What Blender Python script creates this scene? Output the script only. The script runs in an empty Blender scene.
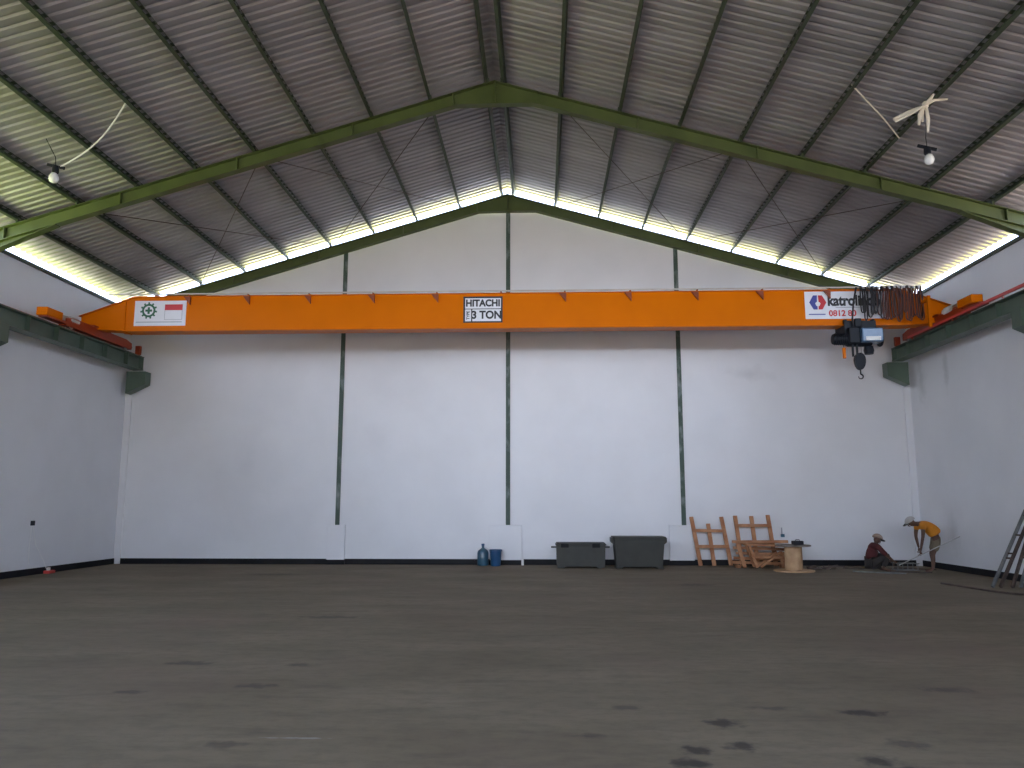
import bpy, bmesh, math, random
from mathutils import Vector, Matrix
random.seed(7)
S = bpy.context.scene
COL = S.collection
PI = math.pi

# ------------------------------------------------------------------ camera
cam = bpy.data.cameras.new('camera')
cam.sensor_width = 36.0
cam.lens = 792.0 / 1024 * 36
cam.clip_end = 400
camo = bpy.data.objects.new('camera', cam)
COL.objects.link(camo)
camo.location = (0, 0, 1.6)
camo.rotation_euler = (math.radians(90 + 8.686), 0, math.radians(2.144))
S.camera = camo

# ------------------------------------------------------------------ world, sun, exposure
W = bpy.data.worlds.new('sky')
S.world = W
W.use_nodes = True
nt = W.node_tree
bg = nt.nodes['Background']
tc = nt.nodes.new('ShaderNodeTexCoord')
sx = nt.nodes.new('ShaderNodeSeparateXYZ')
cr = nt.nodes.new('ShaderNodeValToRGB')
cr.color_ramp.elements[0].position = 0.0
cr.color_ramp.elements[0].color = (0.74, 0.83, 1.0, 1)
cr.color_ramp.elements[1].position = 0.6
cr.color_ramp.elements[1].color = (0.42, 0.60, 1.0, 1)
nt.links.new(tc.outputs['Generated'], sx.inputs[0])
nt.links.new(sx.outputs['Z'], cr.inputs[0])
nt.links.new(cr.outputs[0], bg.inputs['Color'])
bg.inputs['Strength'].default_value = 2.7

sun = bpy.data.lights.new('sun', 'SUN')
sun.energy = 22.0
sun.angle = math.radians(1.0)
sun.color = (1.0, 0.95, 0.85)
suno = bpy.data.objects.new('sun', sun)
COL.objects.link(suno)
# a high sun, a little towards the far left corner of the hall
suno.rotation_euler = Vector((-0.35, 0.55, 1.15)).to_track_quat('Z', 'Y').to_euler()
suno.location = (0, 0, 30)

S.view_settings.view_transform = 'Standard'
S.view_settings.look = 'None'
S.view_settings.gamma = 1
S.view_settings.use_curve_mapping = False
S.view_settings.exposure = 1.97

def area(name, loc, aim, sx_, sy_, energy, color, spread=180):
    L = bpy.data.lights.new(name, 'AREA')
    L.shape = 'RECTANGLE'; L.size = sx_; L.size_y = sy_; L.energy = energy; L.color = color; L.spread = math.radians(spread)
    o = bpy.data.objects.new(name, L); COL.objects.link(o)
    o.location = loc; o.rotation_euler = (Vector(aim) - Vector(loc)).to_track_quat('-Z', 'Z').to_euler()
    return o
# added narrow-beam lamp in the gateway, brightens a band on the far wall
area('far_wall_band_lamp', (-1.0, -7.9, 5.7), (3.0, 21.9, 4.6), 13.0, 0.8, 30, (0.78, 0.86, 1.0), 32)
S.cycles.max_bounces = 12
S.cycles.diffuse_bounces = 8
S.cycles.use_denoising = True
S.cycles.sample_clamp_indirect = 8

# ------------------------------------------------------------------ dimensions (metres)
XL, XR = -11.8, 10.1          # inner faces of the side walls
YB, YF = 21.9, -8.0           # far wall, open front end
XC, ZR = -0.95, 10.45         # ridge
SL, SR = 0.298, 0.288         # slopes
FRAMES = [21.75, 15.6, 9.4, 3.2, -3.0]

def zroof(x):
    return ZR - (SL * (XC - x) if x < XC else SR * (x - XC))

# ------------------------------------------------------------------ materials
def mat(name, color, rough=0.6, metal=0.0, var=0.0, scale=3.0, color2=None, spec=0.5, bump=0.0, coat=0.0, stretch=None, lo=0.35, hi=0.65):
    m = bpy.data.materials.new(name)
    m.use_nodes = True
    n = m.node_tree.nodes
    l = m.node_tree.links
    b = n['Principled BSDF']
    b.inputs['Roughness'].default_value = rough
    b.inputs['Metallic'].default_value = metal
    b.inputs['Specular IOR Level'].default_value = spec
    b.inputs['Coat Weight'].default_value = coat
    t = n.new('ShaderNodeTexCoord')
    mp = n.new('ShaderNodeMapping')
    if stretch:
        mp.inputs['Scale'].default_value = stretch
    l.new(t.outputs['Object'], mp.inputs[0])
    nz = n.new('ShaderNodeTexNoise')
    nz.inputs['Scale'].default_value = scale
    nz.inputs['Detail'].default_value = 6
    l.new(mp.outputs[0], nz.inputs['Vector'])
    r = n.new('ShaderNodeValToRGB')
    r.color_ramp.elements[0].position = lo
    r.color_ramp.elements[1].position = hi
    c = color
    if color2 is None:
        color2 = tuple(min(1, v * (1 + var)) for v in c)
        c1 = tuple(v * (1 - var) for v in c)
    else:
        c1 = c
    r.color_ramp.elements[0].color = (*c1, 1)
    r.color_ramp.elements[1].color = (*color2, 1)
    l.new(nz.outputs['Fac'], r.inputs[0])
    l.new(r.outputs[0], b.inputs['Base Color'])
    if bump:
        bp = n.new('ShaderNodeBump')
        bp.inputs['Strength'].default_value = bump
        bp.inputs['Distance'].default_value = 0.02
        l.new(nz.outputs['Fac'], bp.inputs['Height'])
        l.new(bp.outputs[0], b.inputs['Normal'])
    return m

def mix(m, mask_builder, color):
    """lay one more colour over a material's base colour where mask_builder's socket is 1"""
    n = m.node_tree.nodes
    l = m.node_tree.links
    b = n['Principled BSDF']
    src = b.inputs['Base Color'].links[0].from_socket
    mx = n.new('ShaderNodeMix')
    mx.data_type = 'RGBA'
    mx.inputs[7].default_value = (*color, 1)
    l.new(src, mx.inputs[6])
    l.new(mask_builder(n, l), mx.inputs[0])
    l.new(mx.outputs[2], b.inputs['Base Color'])

def spot_mask(spots, amount, edge=0.55, wob=9.0):
    """ragged stains: spots = (x, y, z, rx, ry, rz)"""
    def build(n, l):
        t = n.new('ShaderNodeTexCoord')
        nz = n.new('ShaderNodeTexNoise')
        nz.inputs['Scale'].default_value = wob
        nz.inputs['Detail'].default_value = 5
        l.new(t.outputs['Object'], nz.inputs['Vector'])
        out = None
        for (x, y, z, rx, ry, rz) in spots:
            mp = n.new('ShaderNodeVectorMath'); mp.operation = 'SUBTRACT'
            mp.inputs[1].default_value = (x, y, z)
            l.new(t.outputs['Object'], mp.inputs[0])
            dv = n.new('ShaderNodeVectorMath'); dv.operation = 'DIVIDE'
            dv.inputs[1].default_value = (rx, ry, rz)
            l.new(mp.outputs[0], dv.inputs[0])
            ln = n.new('ShaderNodeVectorMath'); ln.operation = 'LENGTH'
            l.new(dv.outputs[0], ln.inputs[0])
            ad = n.new('ShaderNodeMath'); ad.operation = 'MULTIPLY_ADD'
            ad.inputs[1].default_value = 2.4
            l.new(nz.outputs['Fac'], ad.inputs[0])
            sb = n.new('ShaderNodeMath'); sb.operation = 'SUBTRACT'
            sb.inputs[1].default_value = 1.2
            l.new(ln.outputs['Value'], sb.inputs[0])
            l.new(sb.outputs[0], ad.inputs[2])
            mr = n.new('ShaderNodeMapRange')
            mr.inputs['From Min'].default_value = 1.0 + edge * 0.3
            mr.inputs['From Max'].default_value = 1.0 - edge
            mr.inputs['To Max'].default_value = amount
            l.new(ad.outputs[0], mr.inputs['Value'])
            if out is None:
                out = mr.outputs[0]
            else:
                mm = n.new('ShaderNodeMath'); mm.operation = 'MAXIMUM'
                l.new(out, mm.inputs[0]); l.new(mr.outputs[0], mm.inputs[1])
                out = mm.outputs[0]
        return out
    return build

M = {}
M['wall'] = mat('white_wall_paint', (0.70, 0.70, 0.72), 0.45, var=0.03, scale=0.8, spec=0.4)
M['pier'] = mat('white_pier_paint', (0.76, 0.77, 0.78), 0.5, var=0.02, scale=1.5)
M['black'] = mat('black_baseboard_paint', (0.008, 0.008, 0.010), 0.6, var=0.2, spec=0.2)
M['dark'] = mat('dark_machine_paint', (0.006, 0.008, 0.013), 0.5, var=0.2, spec=0.3)
M['green'] = mat('green_steel_paint', (0.062, 0.084, 0.020), 0.5, var=0.12, scale=2)
M['purlin'] = mat('dark_green_purlin_paint', (0.035, 0.05, 0.025), 0.55, var=0.15, scale=2)
M['column'] = mat('weathered_green_column_paint', (0.045, 0.075, 0.055), 0.6, color2=(0.20, 0.23, 0.22), scale=5, lo=0.5, hi=0.72, stretch=(1, 1, 0.5))
M['runway'] = mat('grey_green_runway_paint', (0.075, 0.11, 0.08), 0.45, var=0.12, scale=2)
M['orange'] = mat('orange_crane_paint', (0.64, 0.150, 0.0), 0.34, var=0.03, scale=1.2, spec=0.06)
M['redorange'] = mat('red_orange_carriage_paint', (0.30, 0.03, 0.004), 0.4, var=0.08, scale=4)
M['gusset'] = mat('shaded_gusset_orange', (0.22, 0.035, 0.004), 0.5, var=0.05)  # girder orange darkened: shade on the gussets is put into the colour
M['steel'] = mat('bare_steel', (0.35, 0.34, 0.33), 0.4, metal=0.9, var=0.15, scale=8)
M['motorgrey'] = mat('light_grey_motor_paint', (0.45, 0.44, 0.42), 0.45, var=0.1, scale=8)
M['bluegrey'] = mat('blue_grey_hoist_paint', (0.07, 0.14, 0.24), 0.3, var=0.06, scale=5, coat=0.25)
M['redrail'] = mat('red_conductor_plastic', (0.55, 0.06, 0.05), 0.45, var=0.1)
M['signwhite'] = mat('white_sign_vinyl', (0.72, 0.72, 0.76), 0.4, var=0.03)
M['ink'] = mat('black_sign_ink', (0.015, 0.015, 0.02), 0.5)
M['signred'] = mat('red_sign_ink', (0.55, 0.02, 0.03), 0.5)
M['signblue'] = mat('blue_sign_ink', (0.04, 0.05, 0.28), 0.5)
M['signgreen'] = mat('green_sign_ink', (0.01, 0.10, 0.05), 0.5)
M['signgrey'] = mat('grey_sign_ink', (0.32, 0.32, 0.36), 0.5)
M['wood'] = mat('raw_orange_wood', (0.30, 0.12, 0.05), 0.7, color2=(0.46, 0.23, 0.11), scale=4, stretch=(1, 1, 1))
M['palewood'] = mat('pale_wood', (0.42, 0.25, 0.13), 0.7, color2=(0.55, 0.36, 0.20), scale=5)
M['greywood'] = mat('weathered_grey_wood', (0.14, 0.12, 0.10), 0.8, color2=(0.24, 0.20, 0.17), scale=5)
M['scrapwood'] = mat('dark_scrap_wood', (0.05, 0.035, 0.028), 0.9, color2=(0.10, 0.07, 0.055), scale=5)
M['tank'] = mat('dark_olive_plastic', (0.031, 0.031, 0.025), 0.6, var=0.15, scale=3)
M['blue'] = mat('blue_plastic', (0.02, 0.075, 0.17), 0.35, var=0.1)
M['bluedark'] = mat('teal_blue_plastic', (0.03, 0.085, 0.13), 0.3, var=0.1)
M['whiteplastic'] = mat('white_plastic', (0.78, 0.78, 0.76), 0.4)
M['tape'] = mat('cream_tape', (0.62, 0.56, 0.46), 0.7)
M['skin'] = mat('brown_skin', (0.10, 0.048, 0.030), 0.6, var=0.1, scale=9)
M['tshirt'] = mat('orange_tshirt_cloth', (0.56, 0.20, 0.012), 0.85, var=0.08, scale=6)
M['maroon'] = mat('maroon_shirt_cloth', (0.075, 0.013, 0.014), 0.9, var=0.15, scale=6)
M['shorts'] = mat('khaki_shorts_cloth', (0.16, 0.13, 0.09), 0.9, var=0.12, scale=6)
M['pants'] = mat('dark_trousers_cloth', (0.035, 0.028, 0.025), 0.9, var=0.15, scale=6)
M['cap'] = mat('grey_cap_cloth', (0.40, 0.38, 0.36), 0.9, var=0.06)
M['tancap'] = mat('tan_cap_cloth', (0.33, 0.25, 0.19), 0.9, var=0.1)
M['hair'] = mat('black_hair', (0.01, 0.008, 0.008), 0.7)
M['rust'] = mat('rusty_dark_bar', (0.055, 0.04, 0.035), 0.6, metal=0.3, color2=(0.11, 0.075, 0.06), scale=9)
M['greybar'] = mat('grey_painted_bar', (0.17, 0.175, 0.17), 0.5, metal=0.3, var=0.2, scale=9)
M['cable'] = mat('black_cable_rubber', (0.012, 0.010, 0.012), 0.55)
M['browncable'] = mat('brown_cable_rubber', (0.10, 0.025, 0.012), 0.5)
M['track'] = mat('galvanised_track', (0.55, 0.50, 0.44), 0.4, metal=0.3, var=0.1)
M['sheet'] = mat('galvalume_roof_sheet', (0.31, 0.295, 0.305), 0.48, metal=0.3, var=0.10, scale=0.7, stretch=(0.4, 2.0, 1))
M['grass'] = mat('sunlit_grass', (0.52, 0.50, 0.015), 0.9, color2=(0.62, 0.60, 0.03), scale=0.6)
M['skyblocker'] = mat('dark_sky_blocker', (0.05, 0.045, 0.035), 0.95, color2=(0.085, 0.075, 0.06), scale=0.6)  # dark so the added sky-blocking wall reflects little sun
M['verge'] = mat('dry_verge', (0.14, 0.20, 0.015), 0.9, color2=(0.20, 0.26, 0.03), scale=0.5)
M['soil'] = mat('brown_soil', (0.13, 0.10, 0.075), 0.9, color2=(0.17, 0.135, 0.10), scale=0.5)
M['earth'] = mat('pale_yard_earth', (0.20, 0.165, 0.12), 0.9, color2=(0.27, 0.22, 0.165), scale=0.4)

# concrete floor: brown-grey, streaky, with dark damp marks
M['floor'] = mat('stained_concrete', (0.168, 0.135, 0.090), 0.8, color2=(0.235, 0.191, 0.132), scale=0.9, lo=0.30, hi=0.72, stretch=(0.55, 1.1, 1), spec=0.15)
def streaks(n, l):
    t = n.new('ShaderNodeTexCoord'); mp = n.new('ShaderNodeMapping')
    mp.inputs['Scale'].default_value = (0.7, 2.6, 1)
    nz = n.new('ShaderNodeTexNoise'); nz.inputs['Scale'].default_value = 1.6; nz.inputs['Detail'].default_value = 8
    nz.inputs['Roughness'].default_value = 0.7
    mr = n.new('ShaderNodeMapRange')
    mr.inputs['From Min'].default_value = 0.52; mr.inputs['From Max'].default_value = 0.72; mr.inputs['To Max'].default_value = 0.55
    l.new(t.outputs['Object'], mp.inputs[0]); l.new(mp.outputs[0], nz.inputs['Vector']); l.new(nz.outputs['Fac'], mr.inputs['Value'])
    return mr.outputs[0]
mix(M['floor'], streaks, (0.105, 0.084, 0.058))
def mottle(n, l):
    t = n.new('ShaderNodeTexCoord'); mp = n.new('ShaderNodeMapping')
    mp.inputs['Scale'].default_value = (1.0, 1.8, 1)
    nz = n.new('ShaderNodeTexNoise'); nz.inputs['Scale'].default_value = 4.5; nz.inputs['Detail'].default_value = 10
    nz.inputs['Roughness'].default_value = 0.75
    mr = n.new('ShaderNodeMapRange')
    mr.inputs['From Min'].default_value = 0.45; mr.inputs['From Max'].default_value = 0.70; mr.inputs['To Max'].default_value = 0.5
    l.new(t.outputs['Object'], mp.inputs[0]); l.new(mp.outputs[0], nz.inputs['Vector']); l.new(nz.outputs['Fac'], mr.inputs['Value'])
    return mr.outputs[0]
mix(M['floor'], mottle, (0.105, 0.086, 0.060))
def rusty(n, l):
    t = n.new('ShaderNodeTexCoord')
    nz = n.new('ShaderNodeTexNoise'); nz.inputs['Scale'].default_value = 0.33; nz.inputs['Detail'].default_value = 4
    mr = n.new('ShaderNodeMapRange')
    mr.inputs['From Min'].default_value = 0.52; mr.inputs['From Max'].default_value = 0.75; mr.inputs['To Max'].default_value = 0.6
    l.new(t.outputs['Object'], nz.inputs['Vector']); l.new(nz.outputs['Fac'], mr.inputs['Value'])
    return mr.outputs[0]
mix(M['floor'], rusty, (0.19, 0.132, 0.10))
mix(M['floor'], spot_mask([(1.33, 6.25, 0, .13, .14, 1), (1.32, 5.68, 0, .11, .12, 1), (1.01, 5.58, 0, .11, .09, 1), (.93, 5.31, 0, .12, .12, 1),
                           (2.49, 6.58, 0, .17, .10, 1), (2.11, 5.39, 0, .12, .11, 1), (2.28, 5.22, 0, .14, .07, 1)], 0.75), (0.030, 0.029, 0.028))
mix(M['floor'], spot_mask([(2.46, 5.77, 0, .16, .12, 1), (-2.55, 7.32, 0, .2, .10, 1), (-3.57, 7.05, 0, .15, .08, 1), (.34, 5.88, 0, .12, .07, 1), (-2.15, 5.57, 0, .15, .10, 1),
                           (1.81, 6.7, 0, .22, .06, 1), (.65, 6.66, 0, .12, .08, 1), (-3.61, 8.32, 0, .25, .12, 1), (-2.46, 8.26, 0, .15, .1, 1), (3.56, 7.39, 0, .25, .1, 1), (-6.3, 18.7, 0, .6, .3, 1), (-3.07, 11.7, 0, .5, .15, 1), (3.1, 16.6, 0, .4, .25, 1)], 0.5), (0.055, 0.048, 0.040))
mix(M['floor'], spot_mask([(-1.70, 5.75, 0, .21, .022, 1)], 0.6, wob=14), (0.35, 0.34, 0.31))

# far wall: faint grey smudges and grime marks that belong to the paint
mix(M['wall'], spot_mask([(9.95, 20.2, 1.35, .6, .6, .5), (-4.6, 21.9, 3.4, .35, .4, .5), (-8.2, 21.9, 3.0, .3, .4, .7)], 0.08, edge=0.9, wob=1.5), (0.25, 0.25, 0.26))
mix(M['wall'], spot_mask([(10.1, 21.2, 4.85, .35, .22, .5), (10.1, 19.9, 4.95, .35, .14, .55)], 0.3, edge=0.9, wob=3), (0.16, 0.17, 0.15))
mix(M['wall'], spot_mask([(10.1, 20.2, .85, .4, .30, .38), (5.8, 21.9, 5.2, .6, .3, .2)], 0.2, edge=0.9, wob=3), (0.20, 0.20, 0.19))

# roof sheet: each lapped sheet has its own slight tone
def lap(n, l):
    t = n.new('ShaderNodeTexCoord'); s = n.new('ShaderNodeSeparateXYZ')
    d = n.new('ShaderNodeMath'); d.operation = 'DIVIDE'; d.inputs[1].default_value = 0.8
    f = n.new('ShaderNodeMath'); f.operation = 'FLOOR'
    w = n.new('ShaderNodeTexWhiteNoise'); w.noise_dimensions = '1D'
    mr = n.new('ShaderNodeMapRange'); mr.inputs['To Max'].default_value = 0.22
    l.new(t.outputs['Object'], s.inputs[0]); l.new(s.outputs['Y'], d.inputs[0]); l.new(d.outputs[0], f.inputs[0])
    l.new(f.outputs[0], w.inputs['W']); l.new(w.outputs['Value'], mr.inputs['Value'])
    return mr.outputs[0]
mix(M['sheet'], lap, (0.13, 0.12, 0.125))

# ------------------------------------------------------------------ mesh helpers
class MB:
    def __init__(s):
        s.bm = bmesh.new()
    def box(s, x0, x1, y0, y1, z0, z1, bev=0.0, rot=None):
        g = bmesh.ops.create_cube(s.bm, size=1.0)['verts']
        c = Vector(((x0 + x1) / 2, (y0 + y1) / 2, (z0 + z1) / 2))
        for v in g:
            v.co = Vector((v.co.x * (x1 - x0), v.co.y * (y1 - y0), v.co.z * (z1 - z0)))
            if rot: v.co = rot @ v.co
            v.co += c
        if bev:
            es = list({e for v in g for e in v.link_edges})
            bmesh.ops.bevel(s.bm, geom=es, offset=bev, segments=2, affect='EDGES', profile=0.5)
        return s
    def prism(s, pts, axis, a, b):
        """polygon pts (in the other two axes, cyclic order) extruded along axis 0/1/2 from a to b"""
        def mk(p, v):
            q = [p[0], p[1]]; q.insert(axis, v); return q
        A = [s.bm.verts.new(mk(p, a)) for p in pts]
        B = [s.bm.verts.new(mk(p, b)) for p in pts]
        s.bm.faces.new(A); s.bm.faces.new(B[::-1])
        n = len(pts)
        for i in range(n):
            s.bm.faces.new((A[(i + 1) % n], A[i], B[i], B[(i + 1) % n]))
        return s
    def bar(s, p, q, w, h=None, up=(0, 0, 1)):
        """square bar from p to q; w across, h along 'up'"""
        p = Vector(p); q = Vector(q); h = h or w
        d = (q - p).normalized(); u = Vector(up)
        if abs(d.dot(u)) > .98: u = Vector((0, 1, 0))
        r = d.cross(u).normalized(); u = r.cross(d).normalized()
        vs = []
        for e in (p, q):
            for a, b in ((-1, -1), (1, -1), (1, 1), (-1, 1)):
                vs.append(s.bm.verts.new(e + r * a * w / 2 + u * b * h / 2))
        for f in ((3, 2, 1, 0), (4, 5, 6, 7), (0, 1, 5, 4), (1, 2, 6, 5), (2, 3, 7, 6), (3, 0, 4, 7)):
            s.bm.faces.new([vs[i] for i in f])
        return s
    def tube(s, pts, r, n=8):
        pts = [Vector(p) for p in pts]
        rs = r if isinstance(r, (list, tuple)) else [r] * len(pts)
        rings = []; ref = Vector((0, 0, 1))
        for i, p in enumerate(pts):
            d = (pts[min(i + 1, len(pts) - 1)] - pts[max(i - 1, 0)]).normalized()
            u = ref - d * ref.dot(d)
            if u.length < .05:
                u = Vector((0, 1, 0)) - d * d.y
                if u.length < .05: u = Vector((1, 0, 0)) - d * d.x
            u.normalize(); w = d.cross(u)
            if i: ref = u
            else: ref = u
            rings.append([s.bm.verts.new(p + (u * math.cos(a) + w * math.sin(a)) * rs[i]) for a in [2 * PI * k / n for k in range(n)]])
        for a, b in zip(rings, rings[1:]):
            for k in range(n):
                s.bm.faces.new((a[k], a[(k + 1) % n], b[(k + 1) % n], b[k]))
        s.bm.faces.new(rings[0][::-1]); s.bm.faces.new(rings[-1])
        return s
    def lathe(s, prof, c=(0, 0, 0), axis=2, n=24):
        """prof = [(radius, height)...] turned about an axis through c"""
        rings = []
        for r, h in prof:
            ring = []
            for k in range(n):
                a = 2 * PI * k / n
                p = [r * math.cos(a), r * math.sin(a)]; p.insert(axis, h)
                ring.append(s.bm.verts.new(Vector(p) + Vector(c)))
            rings.append(ring)
        for a, b in zip(rings, rings[1:]):
            for k in range(n):
                s.bm.faces.new((a[k], a[(k + 1) % n], b[(k + 1) % n], b[k]))
        s.bm.faces.new(rings[0][::-1]); s.bm.faces.new(rings[-1])
        return s
    def build(s, name, m, parent=None, label=None, smooth=False):
        bmesh.ops.recalc_face_normals(s.bm, faces=s.bm.faces)
        me = bpy.data.meshes.new(name)
        s.bm.to_mesh(me); s.bm.free()
        me.materials.append(m)
        if smooth:
            for p in me.polygons: p.use_smooth = True
            try: me.set_sharp_from_angle(angle=math.radians(40))
            except Exception: pass
        o = bpy.data.objects.new(name, me)
        COL.objects.link(o)
        if parent:
            o.parent = parent
            # builders give world coordinates: move the mesh into the parent's space
            inv = root_world(parent).inverted()
            me.transform(inv)
        if label: o['label'] = label
        return o

def root_world(p):
    m = Matrix.Identity(4)
    while p is not None:
        m = Matrix.LocRotScale(p.location, p.rotation_euler, p.scale) @ m
        p = p.parent
    return m

def tag(o, label, cat, group=None):
    o['label'] = label; o['category'] = cat
    if group: o['group'] = group
    return o
def struct(o):
    o['kind'] = 'structure'; return o
def thing(name, label, cat, loc=(0, 0, 0), group=None, rz=0):
    o = bpy.data.objects.new(name, None); COL.objects.link(o)
    o.location = loc; o.rotation_euler = (0, 0, rz); o.empty_display_size = 0.2
    return tag(o, label, cat, group)
def bake(ob, mesh_name):
    """evaluate modifiers of a temporary object into a plain mesh"""
    dg = bpy.context.evaluated_depsgraph_get()
    me = bpy.data.meshes.new_from_object(ob.evaluated_get(dg))
    me.name = mesh_name
    old = ob.data
    bpy.data.objects.remove(ob)
    return me
def text(txt, name, m, parent, x, z, y, size, bold=0.0, sx=1.0, align='LEFT', rot=0.0, depth=0.002, label=None):
    """raised lettering facing the camera side (-Y)"""
    cu = bpy.data.curves.new(name, 'FONT')
    cu.body = txt; cu.size = size; cu.offset = bold; cu.extrude = depth; cu.align_x = align; cu.align_y = 'CENTER'
    ob = bpy.data.objects.new('tmp', cu); COL.objects.link(ob)
    bpy.context.view_layer.update()
    me = bake(ob, name)
    me.transform(Matrix.Translation((x, y, z)) @ Matrix.Rotation(PI / 2, 4, 'X') @ Matrix.Rotation(rot, 4, 'Z') @ Matrix.Diagonal((sx, 1, 1, 1)))
    me.materials.clear(); me.materials.append(m)
    o = bpy.data.objects.new(name, me); COL.objects.link(o)
    o.parent = parent; me.transform(root_world(parent).inverted())
    if label: o['label'] = label
    return o

# ------------------------------------------------------------------ the setting
GAP = 0.25                                # purlin depth: open slot between wall tops and roof sheet
struct(MB().box(XL - .15, XR + .15, YF, YB + .15, -0.3, 0).build('floor', M['floor']))
# far gable wall
struct(MB().prism([(XL - .15, 0), (XR + .15, 0), (XR + .15, zroof(XR) - .03), (XC, ZR - .03), (XL - .15, zroof(XL) - .03)], 1, YB, YB + .15).build('wall_back', M['wall']))
WIN0, WIN1 = 3.4, 15.2                    # open upper strip in the side walls of the nearer bays
for nm, xa, xb, sx_ in (('left', XL - .15, XL, -1), ('right', XR, XR + .15, 1)):
    top = zroof(xa if sx_ < 0 else xb) - .09
    b = MB()
    b.box(xa, xb, WIN1, YB, 0, top)
    b.box(xa, xb, YF, WIN1, 0, 5.2 if sx_ < 0 else 5.8)
    struct(b.build('wall_' + nm, M['wall']))
    inner = XL if sx_ < 0 else XR
    struct(MB().box(min(inner, inner - sx_ * .025), max(inner, inner - sx_ * .025), YF, YB, 0, .15).build('baseboard_' + nm, M['black']))
    # thin dark steel edge along the wall top
    struct(MB().box(min(inner + sx_*.08, inner - sx_ * .07), max(inner + sx_*.08, inner - sx_ * .07), YF, YB, top - .02, top + .05).build('trim_eave_' + nm, M['purlin']))
    # plastered corner pier
    struct(MB().box(min(inner, inner - sx_ * .18), max(inner, inner - sx_ * .18), YB - .045, YB, 0, 5.25).build('trim_corner_' + nm, M['wall']))
struct(MB().box(XL, XR, YB - .025, YB, 0, .15).build('baseboard_back', M['black']))
for i, (x0, x1) in enumerate(((-5.88, -5.39), (-1.42, -.55), (3.42, 4.08))):
    struct(MB().box(x0, x1, YB - .07, YB, 0, 1.06, bev=.01).build('trim_%d' % (i + 1), M['wall']))
    struct(MB().box(x0 - .01, x1 + .01, YB - .085, YB - .03, 0, .13).build('baseboard_pier_%d' % (i + 1), M['black']))

# corrugated roof sheets (trapezoid ribs run down the slope)
def sheet(sgn):
    bm = bmesh.new()
    xe = (XL - .22) if sgn < 0 else (XR + .22)
    x0 = XC
    pitch = 0.2; h = 0.032
    ys = []
    y = YF - .6
    while y < YB + .06:
        ys += [(y, 0), (y + .10, 0), (y + .125, h), (y + .175, h)]
        y += pitch
    sl = SL if sgn < 0 else SR
    def zz(x): return ZR + GAP - sl * abs(x - XC)
    rows = [[bm.verts.new((x, yy, zz(x) + dz + t)) for (yy, dz) in ys] for x, t in ((x0, 0), (xe, 0))]
    rows2 = [[bm.verts.new((x, yy, zz(x) + dz + .004)) for (yy, dz) in ys] for x in (x0, xe)]
    for a, b in ((rows[0], rows[1]), (rows2[1], rows2[0])):
        for i in range(len(ys) - 1):
            bm.faces.new((a[i], a[i + 1], b[i + 1], b[i]))
    m = MB(); m.bm.free(); m.bm = bm
    me = bpy.data.meshes.new('ceiling'); bm.to_mesh(me); bm.free()
    me.materials.append(M['sheet'])
    o = bpy.data.objects.new('ceiling', me); COL.objects.link(o)
    return struct(o)
sheet(-1); sheet(1)
struct(MB().prism([(XC - .3, ZR + GAP - .02), (XC, ZR + GAP + .09), (XC + .3, ZR + GAP - .02), (XC + .3, ZR + GAP + .0), (XC, ZR + GAP + .11), (XC - .3, ZR + GAP)], 1, YF - .6, YB + .1).build('trim_ridge_cap', M['sheet']))

# entrance gable behind the viewer with its tall gateway
b = MB()
b.box(XL, -11.0, YF - .15, YF, 0, 6.15); b.box(9.3, XR, YF - .15, YF, 0, 6.15)
b.prism([(XL, 6.15), (XR, 6.15), (XR, zroof(XR) - .03), (XC, ZR - .03), (XL, zroof(XL) - .03)], 1, YF - .15, YF)
struct(b.build('wall_front', M['wall']))

# unseen wall added outside to cut low sky light on the lower far wall
struct(MB().box(-34, 32, -24.6, -24, -.32, 5.2).build('wall_sky_blocker', M['skyblocker']))

# ground outside
struct(MB().box(XL - 4, XR + 4, YB + .3, 60, -.45, -.35).build('ground_grass', M['grass']))
struct(MB().box(-70, XL - 4, YB + .3, 60, -.45, -.36).build('ground_track', M['soil']))
struct(MB().box(XR + 4, 60, YB + .3, 60, -.45, -.36).build('ground_path', M['soil']))
struct(MB().box(-70, XL - .3, YF + 2, YB + .3, -.45, -.36).build('ground_verge', M['verge']))
struct(MB().box(XR + .3, 60, YF + 2, YB + .3, -.45, -.36).build('ground_soil', M['soil']))
struct(MB().box(-70, 60, -60, YF + 2, -.45, -.32).build('ground_yard', M['earth']))

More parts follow.
